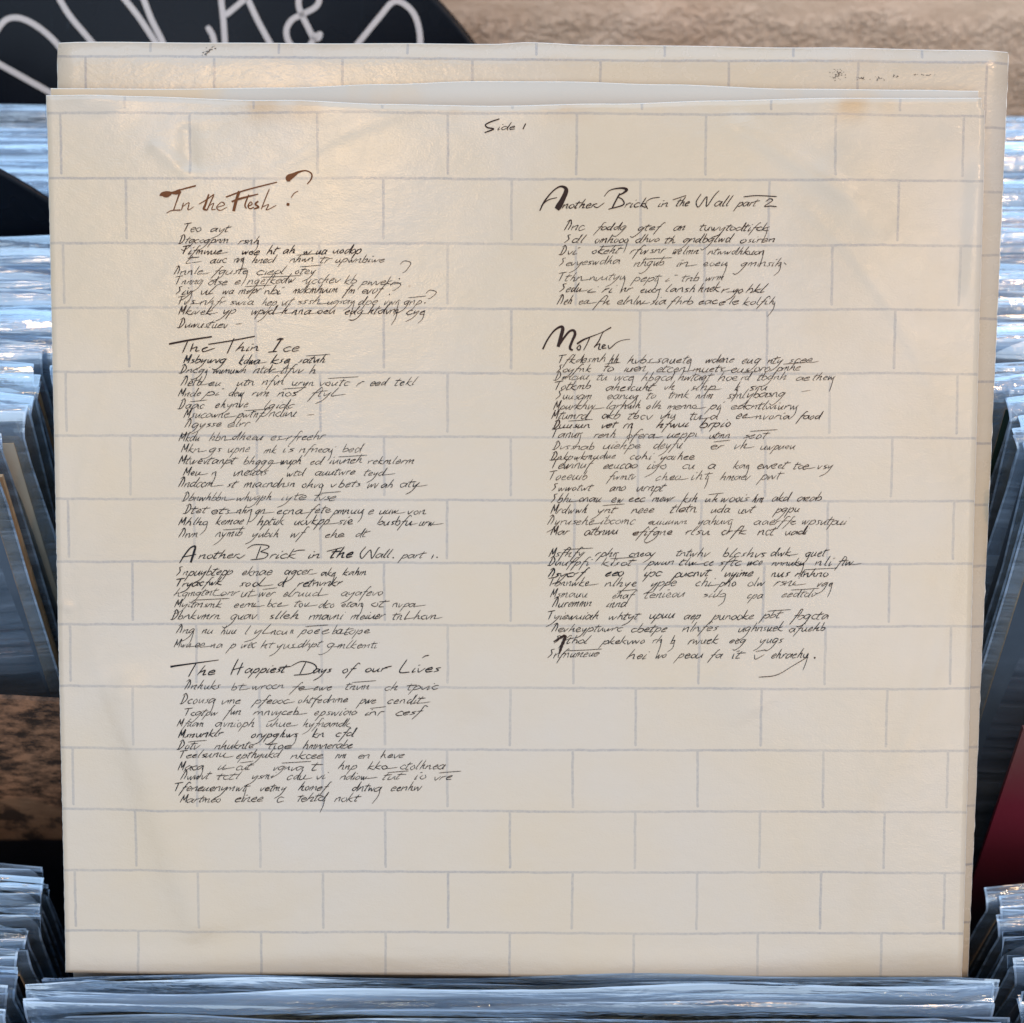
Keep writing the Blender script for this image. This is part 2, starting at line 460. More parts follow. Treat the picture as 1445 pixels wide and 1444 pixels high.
for j in range(nz + 1):
    for i in range(nx + 1):
        x = -.9 + 1.8 * i / nx; z = .55 + 1.0 * j / nz
        zi = z - 1.265
        rough = sst(.045, -.01, zi) if zi > -.01 else 1
        nn = noise.noise(Vector((x * 42, z * 55, 1.3))) + .5 * noise.noise(Vector((x * 95, z * 110, 4)))
        y = -.0030 * nn * (.3 + .7 * rough) - .02 * sst(.02, -.02, zi) * 0
        V.append((x, y, z))
for j in range(nz):
    for i in range(nx):
        a = j * (nx + 1) + i; F.append((a, a + 1, a + nx + 2, a + nx + 1))
wall = link('wall', mesh('wall', V, F), m_stucco); wall.location = (0, WY, 0)
tag(wall, 'rough tan stucco wall behind the record bins', None, None, 'structure')
V = []; F = []; box(V, F, -2, 2, -1.2, WY + .02, .40, .42)
tag(link('floor', mesh('floor', V, F, False), m_board), kind='structure')

def shelf(name, boards, label):
    e = empty(name, (0, 0, 0), label, 'record bin')
    for nm, b in boards:
        V = []; F = []; cx, cy, cz = (b[0]+b[1])/2, (b[2]+b[3])/2, (b[4]+b[5])/2
        box(V, F, b[0]-cx, b[1]-cx, b[2]-cy, b[3]-cy, b[4]-cz, b[5]-cz)
        o = link(nm, mesh(nm, V, F, False), m_board, e); o.location = (cx, cy, cz)
    return e
XL, XR, PW = -.168, .172, .340
REAR_Z, FRONT_Z = 1.45 - .306, 1.45 - .446
shelf('upper_record_bin', [('base_board', (-.52, .54, .315, .66, .80, .815)), ('front_board', (-.52, .54, .300, .315, .80, .93)),
      ('back_board', (-.52, .54, .66, .672, .80, 1.02)), ('divider_board', (XL - .0015, XL + .0015, .3155, .6595, .8155, .95)), ('divider_board', (XR - .0015, XR + .0015, .3155, .6595, .8155, .95))],
      'black wooden record bin on the upper tier in front of the stucco wall')
shelf('lower_record_bin', [('base_board', (-.52, .54, .05, .297, .66, .675)), ('front_board', (-.52, .54, .035, .05, .66, .82)),
      ('divider_board', (XL - .0015, XL + .0015, .0505, .2965, .6755, .80)), ('divider_board', (XR - .0015, XR + .0015, .0505, .2965, .6755, .80))],
      'black wooden record bin on the lower tier nearest the viewer')

# ------------------------------------------------------------------ stacks
rg = random.Random(11)
def stack(cx, y0, y1, step, ztop, zj, lean0, lean1, style, where, group, colours, xj=.003, fixed=None, xoff=None, bare=None):
    y = y0; i = 0
    while y < y1:
        f = (y - y0) / max(.001, y1 - y0)
        col = colours[(i * 7 + 3 * (i // 3)) % len(colours)]
        if fixed and i in fixed: col = fixed[i]
        cname = col if isinstance(col, str) else 'printed'
        dx = (xoff(f) if xoff else 0) + rg.uniform(-xj, xj)
        v = rg.randrange(84)
        if bare and i in bare: dx += .0045; v |= 1
        record(cx + dx, y, ztop + rg.uniform(-zj, zj), lean0 + (lean1 - lean0) * f + R(rg.uniform(-.8, .8)), R(rg.uniform(-.35, .35)), col,
               f'{cname} cover in clear plastic, {ordinal(i)} in {where}' if 'behind' in where else (f'worn {cname} cover without plastic, {ordinal(i)} from front in {where}' if bare and i in bare else f'{cname} cover in clear plastic, {ordinal(i)} from front in {where}'), group, v, style, bag=not (bare and i in bare))
        y += step * rg.uniform(.8, 1.25); i += 1

blues = ['slate', 'grey', 'pale blue', 'dark blue', 'black', 'slate', 'white', 'dark green', 'slate', 'grey', 'cream', 'dark blue']
LX = XL - .1605; RX = XR + .1605
# upper tier
stack(LX, .352, .485, .0066, REAR_Z, .003, R(1), R(-2), 'rear', 'left upper bin', 'records in the left upper bin', blues,
      fixed={0: 'slate', 1: 'tan', 2: 'slate', 3: 'cream', 4: 'brown', 5: 'slate', 6: 'black', 7: 'brown', 8: 'tan', 9: 'red'}, bare={1, 4, 8})
stack(LX, .512, .600, .0062, REAR_Z, .003, R(-1), R(-3), 'rear', 'left upper bin behind black disc', 'records in the left upper bin', blues)
stack(RX, .350, .600, .0066, REAR_Z, .003, R(3), R(-3), 'rear', 'right upper bin', 'records in the right upper bin', blues, fixed={0: 'slate', 1: 'dark green', 2: 'grey', 24: 'red'})
stack(.001, .400, .600, .0078, REAR_Z + .002, .003, R(0), R(-2), 'rear', 'middle upper bin', 'records in the middle upper bin', blues)
# low picture covers at the front of the upper tier
record(LX + .002, .334, 1.45 - .383, R(2), R(.8), m_rock, 'brown rocky desert picture cover, low at the front of the left upper bin', 'records in the left upper bin', 2, 'front', R(4), False)
record(RX + .001, .316, 1.45 - .384, R(3), 0, m_red, 'dark red record cover with shading in its print, low at front of right upper bin', 'records in the right upper bin', 2, 'front', 0, False)
# lower tier
fc = ['black', 'dark blue', 'slate', 'grey', 'slate', 'black', 'pale blue', 'dark green', 'slate', 'white']
stack(LX + .001, .196, .292, .0040, FRONT_Z, .002, R(-1), R(0), 'front', 'left lower bin', 'records in the left lower bin', fc, xoff=lambda f: -.004 + .004 * f)
stack(RX, .196, .284, .0042, FRONT_Z, .002, R(-6), R(-6), 'front', 'right lower bin', 'records in the right lower bin', fc)
stack(.001, .190, .2485, .0045, FRONT_Z - .0005, .0015, R(-1), R(-1), 'front', 'middle lower bin', 'records in the middle lower bin', fc, fixed={9: 'brown', 11: 'tan'})
stack(.002, .286, .294, .0050, FRONT_Z - .001, .0015, R(0), R(0), 'front', 'middle lower bin behind held sleeve', 'records in the middle lower bin', fc)

# ------------------------------------------------------------------ black discs
def vinyl_mat():
    t = NT('black_vinyl'); c = t.coord('Object')
    sep = t.n('ShaderNodeSeparateXYZ'); t.l(c, sep.inputs[0])
    r = t.math('SQRT', t.math('ADD', t.math('MULTIPLY', sep.outputs[0], sep.outputs[0]), t.math('MULTIPLY', sep.outputs[2], sep.outputs[2])))
    g = t.math('SINE', t.math('MULTIPLY', r, 5200.0))
    band = t.math('SINE', t.math('MULTIPLY', r, 260.0))
    sm = t.noise(c, 9, 4, .6)
    sc = t.noise(t.coord('Object', (1, 1, .12)), 110, 3, .8, 1.5)
    col = t.mix(t.mapr(sm, .35, .75, 0, 1), (.003, .004, .007), (.007, .011, .018))
    col = t.mix(t.mapr(sc, .66, .74, 0, .22), col, (.08, .12, .16))
    h = t.math('ADD', t.math('MULTIPLY', g, .5), band)
    return t.done(t.bsdf(col, t.mapr(sm, .3, .7, .18, .36), t.bump(h, .05, .0003), .16))
m_vinyl = vinyl_mat()
def disc_mesh(name, Rr, th):
    V = []; F = []; n = 128
    prof = [(.0036, -th/2), (.05, -th/2), (.052, -th*.35), (Rr*.66, -th*.35), (Rr - .003, -th*.4), (Rr - .0012, -th*.55), (Rr, 0), (Rr - .0012, th*.55), (Rr - .003, th*.4), (.052, th*.35), (.0036, th/2)]
    for a in range(n):
        A = 2 * math.pi * a / n
        for r_, y in prof: V.append((r_ * math.cos(A), y, r_ * math.sin(A)))
    k = len(prof)
    for a in range(n):
        b = (a + 1) % n
        for i in range(k):
            j = (i + 1) % k
            F.append((a*k+i, a*k+j, b*k+j, b*k+i))
    return mesh(name, V, F)
# divider disc in the left bin
e = empty('divider_disc', (-.283, .499, 1.45 - .394), 'plain black vinyl disc standing as a divider among the left upper records', 'divider')
link('disc', disc_mesh('disc', .15, .0022), m_vinyl, e)
# lettered disc sign leaning before the wall
tilt = R(22)
SG = Plane(Vector((0, .665, 1.45 - .20)), Vector((0, -math.cos(tilt), math.sin(tilt))))
pa, pb = SG.at(618, -2), SG.at(668, 57)
ezs = Vector((0, math.sin(tilt), math.cos(tilt)))
def sg2(p): q = p - SG.p; return (q.x, q.dot(ezs))
(a1, b1), (a2, b2) = sg2(pa), sg2(pb)
mx, my = (a1 + a2) / 2, (b1 + b2) / 2; hx, hy = a2 - a1, b2 - b1; L = math.hypot(hx, hy); Rr = .1505
hh = math.sqrt(Rr * Rr - L * L / 4)
cands = [(mx + hh * hy / L, my - hh * hx / L), (mx - hh * hy / L, my + hh * hx / L)]
cc = min(cands, key=lambda c: c[0])
SC = SG.p + RT * cc[0] + ezs * cc[1]
sign = empty('lettered_disc_sign', SC, 'large black vinyl disc sign with white painted letters, leaning before the stucco wall', 'sign')
sign.rotation_euler = (-tilt, 0, 0)
link('disc', disc_mesh('sign_disc', Rr, .0022), m_vinyl, sign)
print('sign centre', SC)
m_paint = simple('white_paint_marker', (.62, .57, .53), .6, .3, 200, .12, .3)

# ------------------------------------------------------------------ strokes
def smooth_path(pts, step=1.2):
    """pts (x,y,w) -> resampled Catmull-Rom"""
    if len(pts) == 2:
        P = [pts[0], tuple((a + b) / 2 for a, b in zip(*pts)), pts[1]]
    else: P = list(pts)
    out = []
    Q = [tuple(2 * a - b for a, b in zip(P[0], P[1]))] + P + [tuple(2 * a - b for a, b in zip(P[-1], P[-2]))]
    for i in range(1, len(Q) - 2):
        p0, p1, p2, p3 = Q[i-1], Q[i], Q[i+1], Q[i+2]
        n = max(2, int(math.hypot(p2[0]-p1[0], p2[1]-p1[1]) / step))
        for k in range(n):
            t = k / n
            out.append(tuple(.5 * (2*b + (c-a)*t + (2*a-5*b+4*c-d)*t*t + (3*b-a-3*c+d)*t**3) for a, b, c, d in zip(p0, p1, p2, p3)))
    out.append(P[-1]); return out
class Ink:
    def __init__(s, place): s.V = []; s.F = []; s.place = place; s.k = 0
    def stroke(s, pts, w=1.0, nib=True, taper=True, step=1.2):
        P = smooth_path([(p[0], p[1], p[2] if len(p) > 2 else w) for p in pts], step)
        n = len(P); base = len(s.V); s.k += 1
        lift = .00002 * (s.k % 5)
        for i, (x, y, ww) in enumerate(P):
            a = P[max(0, i-1)]; b = P[min(n-1, i+1)]
            dx, dy = b[0]-a[0], b[1]-a[1]; L = math.hypot(dx, dy) or 1; dx /= L; dy /= L
            W = max(.35, ww)
            if nib: W *= .72 + .55 * abs(dx * .55 + dy * .83)
            if taper: W *= .55 + .45 * min(1, min(i, n-1-i) / 3)
            if taper: W *= 1 + .18 * math.sin(i * 1.7 + s.k)
            s.V.append(s.place(x - dy*W/2, y + dx*W/2, lift)); s.V.append(s.place(x + dy*W/2, y - dx*W/2, lift))
        for i in range(n-1):
            b = base + 2*i; s.F.append((b, b+1, b+3, b+2))
    def dot(s, x, y, r):
        b = len(s.V); s.k += 1; lift = .00002 * (s.k % 5); m = 9
        s.V.append(s.place(x, y, lift))
        for i in range(m):
            a = 6.283 * i / m; rr = r * random.uniform(.8, 1.15)
            s.V.append(s.place(x + rr*math.cos(a), y + rr*math.sin(a), lift))
        for i in range(m): s.F.append((b, b+1+i, b+1+(i+1) % m))
    def done(s, name, mat, parent, label=None):
        o = link(name, mesh(name, s.V, s.F), mat, parent)
        o.matrix_parent_inverse = pinv(parent)
        if label: o['label'] = label
        return o
def pinv(parent):
    return Matrix.LocRotScale(parent.location, parent.rotation_euler, None).inverted()

def sgn_place(x, y, lift): return SG.at(x, y) + SG.n * (.0014 + lift)
LET = [[(-20,75),(-8,52),(2,36),(13,26.5),(31,26),(55,38),(80,60),(100,88)], [(-30,72),(0,90),(66,127),(100,146)], [(76,-22),(86,0),(101,24),(127,55),(145,78)],
       [(160,-22),(178,0),(196,23),(218,56),(232,80)], [(194,-24),(204,0),(215,28),(229,56),(238,78)], [(295,40),(300,48),(303,58),(304,72)],
       [(311,-24),(313,0),(316,28),(318,56),(319,80)], [(320,21),(345,0),(362,-16)], [(340,-24),(351,0),(364,28),(379,56),(392,80)],
       [(452,48),(450,54),(443,53),(436,40),(426,20),(422,6),(424,-8),(436,-18),(448,-12),(451,0),(446,10),(430,19),(414,27),(406,38),(405,50),(410,62),(422,72),(436,66),(446,50)],
       [(505,62),(518,46),(536,24),(552,5),(562,2),(574,8),(584,19),(590,34),(593,52),(593,76)], [(552,5),(548,-14)]]
for st in LET[:-1]:
    k = Ink(sgn_place); k.stroke(st, 8.2, nib=False, taper=False, step=3)
    # rounded ends
    for p in (st[0], st[-1]): k.dot(p[0], p[1], 4.1)
    k.done('painted_letter', m_paint, sign)

# ------------------------------------------------------------------ the album jacket (brick cover) behind the inner sleeve
def sheet(pl, fr, left, right, top, bot, nx, ny, hfun, th, mats, name, parent, edge=.00032, uvn=False):
    """solid sheet on plane pl: outline functions in sight-line units, height hfun along the normal, real thickness th"""
    V = []; F = []; UV = []
    ew = edge * 4300; e2 = .00045
    for s in (0, 1):
        for j in range(ny + 1):
            v = j / ny
            for i in range(nx + 1):
                u = i / nx
                yt, yb = top(u), bot(u); y = yt + (yb - yt) * v
                if j == 1: y = yt + ew
                xl, xr = left(y), right(y); x = xl + (xr - xl) * u
                if i == 1: x = xl + ew * .8
                if i == nx - 1: x = xr - ew * .8
                drop = e2 if (j == 0 or i in (0, nx)) and s == 0 and th > e2 * .5 else 0
                p = pl.at(x, y) + pl.n * (hfun(x, y) - s * (th + e2) - drop)
                V.append(p)
                UV.append((u, 1 - v) if uvn else uvmap(pl, fr, x, y))
    N = (nx+1)*(ny+1); mi = []
    for j in range(ny):
        for i in range(nx):
            a = j*(nx+1)+i; F.append((a, a+nx+1, a+nx+2, a+1)); mi.append(1 if (j == 0 or i in (0, nx - 1)) else 0)
            b = a+N; F.append((b, b+1, b+nx+2, b+nx+1)); mi.append(0)
    for i in range(nx):
        F.append((i, i+1, i+1+N, i+N)); mi.append(1)
        a = ny*(nx+1)+i; F.append((a, a+N, a+1+N, a+1)); mi.append(1)
    for j in range(ny):
        a = j*(nx+1); b = a+nx+1; F.append((a, a+N, b+N, b)); mi.append(1)
        a += nx; b += nx; F.append((a, b, b+N, a+N)); mi.append(1)
    me = mesh(name, V, F, True, UV)
    for m in mats: me.materials.append(m)
    me.polygons.foreach_set('material_index', mi)
    me.polygons.foreach_set('use_smooth', [m == 0 for m in mi])
    o = link(name, me, None, parent); o.matrix_parent_inverse = pinv(parent)
    return o

jk = empty('album_jacket', JKT.at(750, 1380), 'cream record jacket printed with a brick pattern, behind the handwritten inner sleeve', 'record jacket')
jt = lambda u: interp([(0, 62), (.008, 58), (.02, 57), (.3, 59), (.46, 59.5), (.49, 57.5), (.56, 61), (.8, 65), (.97, 69), (.99, 70.5), (1, 76)], u)
def jh(x, y):
    h = .0006 * math.sin(x / 210.) * math.sin(y / 260.)
    h += -.0010 * sst(85, 57, y) * (1 + .3 * math.sin(x / 33.))   # rounded top fold
    h += -.0015 * sst(1404, 1428, x - (y-70) * -.0443)
    return h - .001
ragj = lambda y: 1.1 * noise.noise(Vector((y / 14., 3.1, 0))) + .6 * noise.noise(Vector((y / 4., 9.1, 0)))
sheet(JKT, FJ, lambda y: 78 + (y - 57) * .018 + ragj(y), lambda y: 1428 - (y - 70) * .0443 + ragj(y + 500) * 1.2, jt, lambda u: 1383, 110, 110, jh, .0022, [m_jacket, m_edge], 'board', jk)
def jplace(x, y, lift): return JKT.at(x, y) + JKT.n * (jh(x, y) + .00018 + lift)
rs = random.Random(4)
k = Ink(jplace)
for cx, cy, rx, ry, n in ((292, 70, 9, 5, 34), (1181, 104, 10, 9, 46), (1213, 110, 7, 2, 12), (1240, 110, 8, 2.5, 14), (1265, 107, 6, 1.5, 8), (1293, 105, 5, 1, 6), (1312, 105, 9, 1, 9)):
    for _ in range(n):
        a, b = rs.gauss(0, .5) * rx, rs.gauss(0, .5) * ry
        if cx == 292: b -= a * .5
        ang = rs.uniform(-.5, .5); l = rs.uniform(.5, 2.2)
        k.stroke([(cx + a, cy + b), (cx + a + l * math.cos(ang), cy + b - l * math.sin(ang))], rs.uniform(.4, .9), taper=False, step=.8)
k.done('smudge_marks', m_ink_tinted, jk, 'small dark offset smudges on the jacket near its top edge')

# ------------------------------------------------------------------ the inner sleeve
isl = empty('inner_sleeve', SLV.at(725, 1372), 'cream paper inner sleeve with dark handwriting over a drawn brick pattern', 'inner sleeve')
ft = lambda u: interp([(0, 135), (.1, 136), (.25, 143), (.36, 149), (.49, 151.5), (.6, 149), (.72, 142.5), (.85, 139.5), (1, 137.5)], u)
bt = lambda u: interp([(0, 121), (.12, 121.5), (.25, 119), (.36, 113.5), (.46, 109), (.55, 109.5), (.66, 114), (.8, 121), (.93, 123), (1, 125)], u)
def ridge(x, y, x0, y0, x1, y1, wid, amp, asym=0.0):
    dx, dy = x1 - x0, y1 - y0; L = math.hypot(dx, dy)
    t = ((x - x0) * dx + (y - y0) * dy) / (L * L); d = ((x - x0) * dy - (y - y0) * dx) / L
    f = sst(-.12, .12, t) * sst(1.12, .88, t)
    g = math.exp(-(d / wid) ** 2)
    return amp * f * (g + asym * sst(-wid, wid, d) * math.exp(-(d / (wid * 6)) ** 2))
def fh(x, y):
    h = .0010 * math.sin((x - 60) / 1320 * 3.1416)                               # belly of the sheet
    h += .0030 * sst(420, 150, y) * math.exp(-((x - 700) / 330.) ** 2) * .6       # mouth bowed open
    h += .00035 * noise.noise(Vector((x / 260., y / 330., .7)))
    h += .00016 * noise.noise(Vector((x / 90., y / 120., 2.7)))
    h += ridge(x, y, 1035, 175, 1205, 285, 16, .0006, .8)
    h += ridge(x, y, 1150, 245, 1250, 330, 28, .0004, .6)
    h += ridge(x, y, 168, 960, 222, 1160, 30, .00095, .7)
    h += ridge(x, y, 225, 1160, 285, 1320, 30, .0009, .6)
    h += ridge(x, y, 262, 180, 266, 240, 13, -.0005, .5) + ridge(x, y, 215, 205, 268, 245, 9, .0004)
    h += ridge(x, y, 1015, 940, 1060, 1010, 34, .0004, .5)
    h += ridge(x, y, 84, 853, 104, 858, 6, .0005)
    h += ridge(x, y, 1377, 240, 1366, 420, 12, .0004, .8)
    ang = math.atan2(y - 760, x - 730); rr = math.hypot(x - 730, y - 760)
    ringw = .5 + .5 * math.sin(ang * 3 + 1.1) * math.sin(ang * 2 - .4)
    h += .00022 * ringw * math.exp(-((rr - 618) / 9.) ** 2) + .00016 * ringw * sst(606, 640, rr)
    h += .0012 * sst(172, 138, y) * math.exp(-((x - 135) / 38.) ** 2)              # curled lip top left
    h += .0007 * math.sin(x / 58.) * sst(210, 140, y)
    h += .0006 * sst(1330, 1372, y) * math.sin(x / 120.)
    return h
ragl = lambda y, s: .7 * noise.noise(Vector((y / 9., s, 0))) + .5 * noise.noise(Vector((y / 3., s + 5, 0)))
fl = lambda y: 65.5 + (y - 136) * .0215 + ragl(y, 1.)
frr = lambda y: (1386.5 if y < 154 else 1391) - (y - 136) * .0262 + ragl(y, 7.)
sheet(SLV, FR, fl, frr, ft, lambda u: 1372 + 9 * u, 300, 280, fh, .00028, [m_front, m_edge], 'front_panel', isl)
bh = lambda x, y: -.0032 - .0012 * math.sin((x - 60) / 1320 * 3.1416) - .0008 * sst(300, 110, y) * math.exp(-((x - 700) / 330.) ** 2)
# (further from the eye, so drawn against the same plane)
sheet(SLV, FR, lambda y: 66.5 + (y - 121) * .022 + ragl(y, 2.), lambda y: 1386 - (y - 125) * .026 + ragl(y, 3.), bt, lambda u: 1371 + 8 * u, 90, 80, bh, .0003, [m_white, m_edge], 'back_panel', isl, uvn=True)

def fplace(x, y, lift): return SLV.at(x, y) + SLV.n * (fh(x, y) + .00016 + lift)

G = {
 'a': ([[(.8,.85),(.4,1),(.05,.5),(.2,.05),(.5,.2),(.85,.95),(.8,.2),(1.0,.05)]], 1.05), 'b': ([[(.25,2.1),(.05,.1)],[(.1,.5),(.5,.95),(.75,.55),(.5,.05),(.1,.1)]], .9),
 'c': ([[(.7,.85),(.4,1),(.05,.5),(.3,.02),(.75,.2)]], .8), 'd': ([[(.7,.85),(.35,.95),(.05,.4),(.3,.05),(.7,.6),(.95,2.1)],[(.95,2.1),(.8,.1),(1,.05)]], 1.05),
 'e': ([[(.1,.45),(.6,.65),(.5,1),(.1,.6),(.2,.05),(.75,.2)]], .8), 'f': ([[(1.0,1.9),(.75,2.1),(.4,.8),(.05,-1.2)],[(.1,.85),(.8,1.0)]], .75),
 'g': ([[(.8,.9),(.4,1),(.05,.5),(.3,.1),(.75,.9)],[(.8,.95),(.5,-.8),(-.1,-1.7),(-.6,-1.5)]], 1.), 'h': ([[(.4,2.1),(.1,0)],[(.12,.4),(.6,1),(.65,.5),(.65,.08),(.95,.15)]], 1.),
 'i': ([[(.2,.95),(.1,.05),(.4,.2)],[(.35,1.5),(.5,1.6)]], .45), 'k': ([[(.3,2.1),(.05,0)],[(.75,1),(.15,.5),(.7,.0),(.9,.05)]], .9), 'l': ([[(.4,2.1),(.1,.2),(.4,.1)]], .5),
 'm': ([[(.1,.95),(.05,0)],[(.07,.5),(.45,1),(.45,0)],[(.47,.5),(.9,1),(.9,.1),(1.15,.15)]], 1.25), 'n': ([[(.1,.95),(.05,0)],[(.07,.5),(.55,1),(.6,.1),(.85,.15)]], .9),
 'o': ([[(.4,1),(.05,.5),(.3,0),(.7,.45),(.45,.98)]], .8), 'p': ([[(.25,1.1),(-.15,-1.2)],[(.15,.6),(.6,1),(.75,.5),(.4,.05),(.1,.15)]], .9),
 'r': ([[(.15,.95),(.05,0)],[(.08,.5),(.4,.95),(.65,.9)]], .65), 's': ([[(.6,.95),(.2,.75),(.5,.35),(.1,.02)]], .65), 't': ([[(.35,1.7),(.1,.1),(.45,.1)],[(-.1,1.1),(.8,1.3)]], .6),
 'u': ([[(.1,.95),(.1,.1),(.4,.1),(.7,.95)],[(.7,.95),(.65,.1),(.9,.1)]], .95), 'v': ([[(.05,.9),(.25,0),(.7,.95)]], .75), 'w': ([[(.05,.9),(.2,0),(.5,.8),(.65,0),(1.05,.95)]], 1.15),
 'y': ([[(.1,.95),(.2,.15),(.7,.95)],[(.75,.95),(.3,-.9),(-.4,-1.8)]], .9)}
SL = .5
def word(k, text, x0, x1, y, xh, w, rnd, jit=.06, slope=-.04):
    adv = sum(G[c][1] for c in text) or 1
    sx = (x1 - x0) / adv; cx = x0
    for c in text:
        sts, a = G[c]
        for st in sts:
            q = []
            for (gx, gy) in st:
                gx += rnd.uniform(-jit, jit); gy += rnd.uniform(-jit, jit)
                X = cx + gx * sx + gy * xh * SL; Y = y - gy * xh + (cx - x0) * slope
                q.append((X, Y))
            k.stroke(q, w * rnd.uniform(.8, 1.2), step=1.0)
        cx += a * sx

# --- titles, traced from the sheet.  Z: strokes in enlarged units with origin and scale
def title(org, sc, strokes, words, dots, mat, label, w0=1.3, seed=1):
    k = Ink(fplace); rnd = random.Random(seed)
    T = lambda x, y: (org[0] + x / sc, org[1] + y / sc)
    for st in strokes:
        k.stroke([(*T(p[0], p[1]), p[2] if len(p) > 2 else w0) for p in st], w0, nib=all(len(p) < 3 for p in st), taper=all(len(p) < 3 for p in st), step=.8)
    for t_, a, b, base, xh, w in words:
        x0, y = T(a, base); x1, _ = T(b, base); word(k, t_, x0, x1, y, xh, w, rnd, .03, -.02)
    for x, y, r in dots: k.dot(*T(x, y), r)
    k.done('handwritten_title', mat, isl, label)
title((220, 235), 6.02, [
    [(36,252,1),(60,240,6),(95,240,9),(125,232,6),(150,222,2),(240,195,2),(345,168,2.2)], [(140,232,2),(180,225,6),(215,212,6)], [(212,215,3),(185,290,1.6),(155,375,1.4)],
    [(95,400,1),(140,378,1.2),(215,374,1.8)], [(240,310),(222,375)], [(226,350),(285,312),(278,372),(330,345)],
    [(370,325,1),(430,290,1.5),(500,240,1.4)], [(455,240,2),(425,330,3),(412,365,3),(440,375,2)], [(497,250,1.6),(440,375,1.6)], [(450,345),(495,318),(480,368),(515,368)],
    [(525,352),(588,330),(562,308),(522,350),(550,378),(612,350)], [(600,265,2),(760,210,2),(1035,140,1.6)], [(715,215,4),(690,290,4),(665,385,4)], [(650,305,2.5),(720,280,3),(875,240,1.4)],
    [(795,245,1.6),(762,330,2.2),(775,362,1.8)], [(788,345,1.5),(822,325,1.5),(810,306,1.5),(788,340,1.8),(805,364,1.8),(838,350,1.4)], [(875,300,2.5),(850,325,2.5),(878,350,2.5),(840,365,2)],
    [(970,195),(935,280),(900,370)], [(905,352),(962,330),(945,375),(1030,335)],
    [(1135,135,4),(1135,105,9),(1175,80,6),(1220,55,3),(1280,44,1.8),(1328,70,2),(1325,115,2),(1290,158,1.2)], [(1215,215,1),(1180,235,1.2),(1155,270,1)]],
    [], [(1128,328,2.4)], m_ink_warm_sheen, 'large title reading In the Flesh ?, its ink tinted for warm reflection')
title((225, 470), 6.02, [
    [(85,95,2.6),(260,62,2.6),(450,33,2)], [(245,68),(200,170)], [(292,88),(265,160)], [(268,142),(322,120),(312,155),(345,150)], [(368,142),(415,122),(372,135),(380,160),(475,130)],
    [(420,98,1.6),(600,70,1.8),(815,30,1.8)], [(640,45),(605,120),(578,178)], [(1000,62,1.5),(1030,52,2.6),(1058,54,2)], [(1040,55,2),(970,160,1.8)], [(925,165),(1005,158)]],
    [('hin', 645, 850, 155, 6, 1.3), ('ce', 1045, 1190, 160, 7, 1.3)], [], m_ink_tinted, 'title reading The Thin Ice', 1.5, 2)
title((240, 760), 3.6125, [
    [(50,125,1.2),(75,85,2),(105,48,2),(130,40,2.6),(122,75,3),(107,122,2.8)], [(62,95,1),(100,88,1.4),(135,80,1)],
    [(395,50),(430,32),(490,33),(505,45),(462,66)], [(462,66),(500,78),(480,100),(412,108)], [(465,38),(440,104)], [(800,65),(880,45)], [(1000,40),(972,75),(980,100),(1022,58),(1030,100),(1062,50),(1072,44)], [(1345,80),(1333,102)],
    [(340,92),(356,100),(385,82)], [(628,68),(655,60),(690,58)]],
    [('nother', 145, 350, 103, 6, 1.3), ('rick', 505, 640, 102, 6.5, 1.2), ('in', 700, 765, 100, 6, 1.4), ('the', 815, 930, 98, 7.5, 1.9), ('all', 1045, 1120, 98, 6, 1.3), ('part', 1178, 1290, 100, 5.5, 1.0)],
    [(1139, 97, 1.2), (1362, 94, 1.1)], m_ink, 'title reading Another Brick in the Wall. part 1.', 1.3, 3)
title((230, 920), 3.524, [
    [(40,72,2.8),(90,64,2.2),(280,38,1)], [(170,52),(150,85),(130,122)], [(378,32),(358,70),(340,112)], [(400,50),(372,112)], [(345,88),(405,72)],
    [(712,50),(682,110)], [(640,68),(690,46),(745,55),(765,78),(735,105),(652,114)], [(1215,35),(1178,96),(1228,98)], [(1290,28),(1305,18),(1325,14)], [(580,75),(640,70)], [(1105,75),(1140,68)]],
    [('he', 170, 262, 112, 6.5, 1.5), ('appiest', 405, 610, 103, 6.2, 1.4), ('ays', 745, 835, 103, 6, 1.3), ('of', 888, 950, 103, 6.5, 1.2), ('our', 1003, 1110, 97, 5.5, 1.5), ('ives', 1235, 1375, 99, 6.5, 1.4)],
    [], m_ink, 'title reading The Happiest Days of our Lives', 1.4, 4)
title((750, 250), 3.905, [
    [(45,190,1.6),(70,140,2.2),(110,90,1.8),(150,60,2.2),(180,62,4),(190,82,6),(170,130,7),(150,165,8.5),(138,182,7)], [(52,165,1),(90,132,1.4),(140,118,1)],
    [(398,112,.8),(430,78,1.2),(490,66,2.4),(522,74,4),(505,92,2.5),(478,106,1.5)], [(485,95,2),(460,140,2),(443,175,2)], [(470,112,1.5),(500,130,1.8),(502,158,2),(422,182,1.3)],
    [(775,130),(850,105)], [(932,96),(905,140),(918,168),(962,112),(962,165),(1005,105),(1032,78)], [(1165,112),(1240,105),(1350,110)], [(1288,138),(1310,122),(1325,132),(1282,163),(1318,162),(1350,166)], [(340,164),(362,172),(400,146)], [(628,140),(660,122),(705,115)], [(622,150),(638,180)]],
    [('nother', 165, 350, 178, 6.2, 1.4), ('rick', 508, 630, 172, 6.5, 1.2), ('in', 690, 750, 168, 5.5, 1.3), ('the', 790, 862, 165, 6.5, 1.3), ('all', 1000, 1085, 165, 7.5, 1.3), ('part', 1128, 1235, 165, 6, 1.1)],
    [], m_ink_tinted, 'title reading Another Brick in the Wall part 2', 1.3, 5)
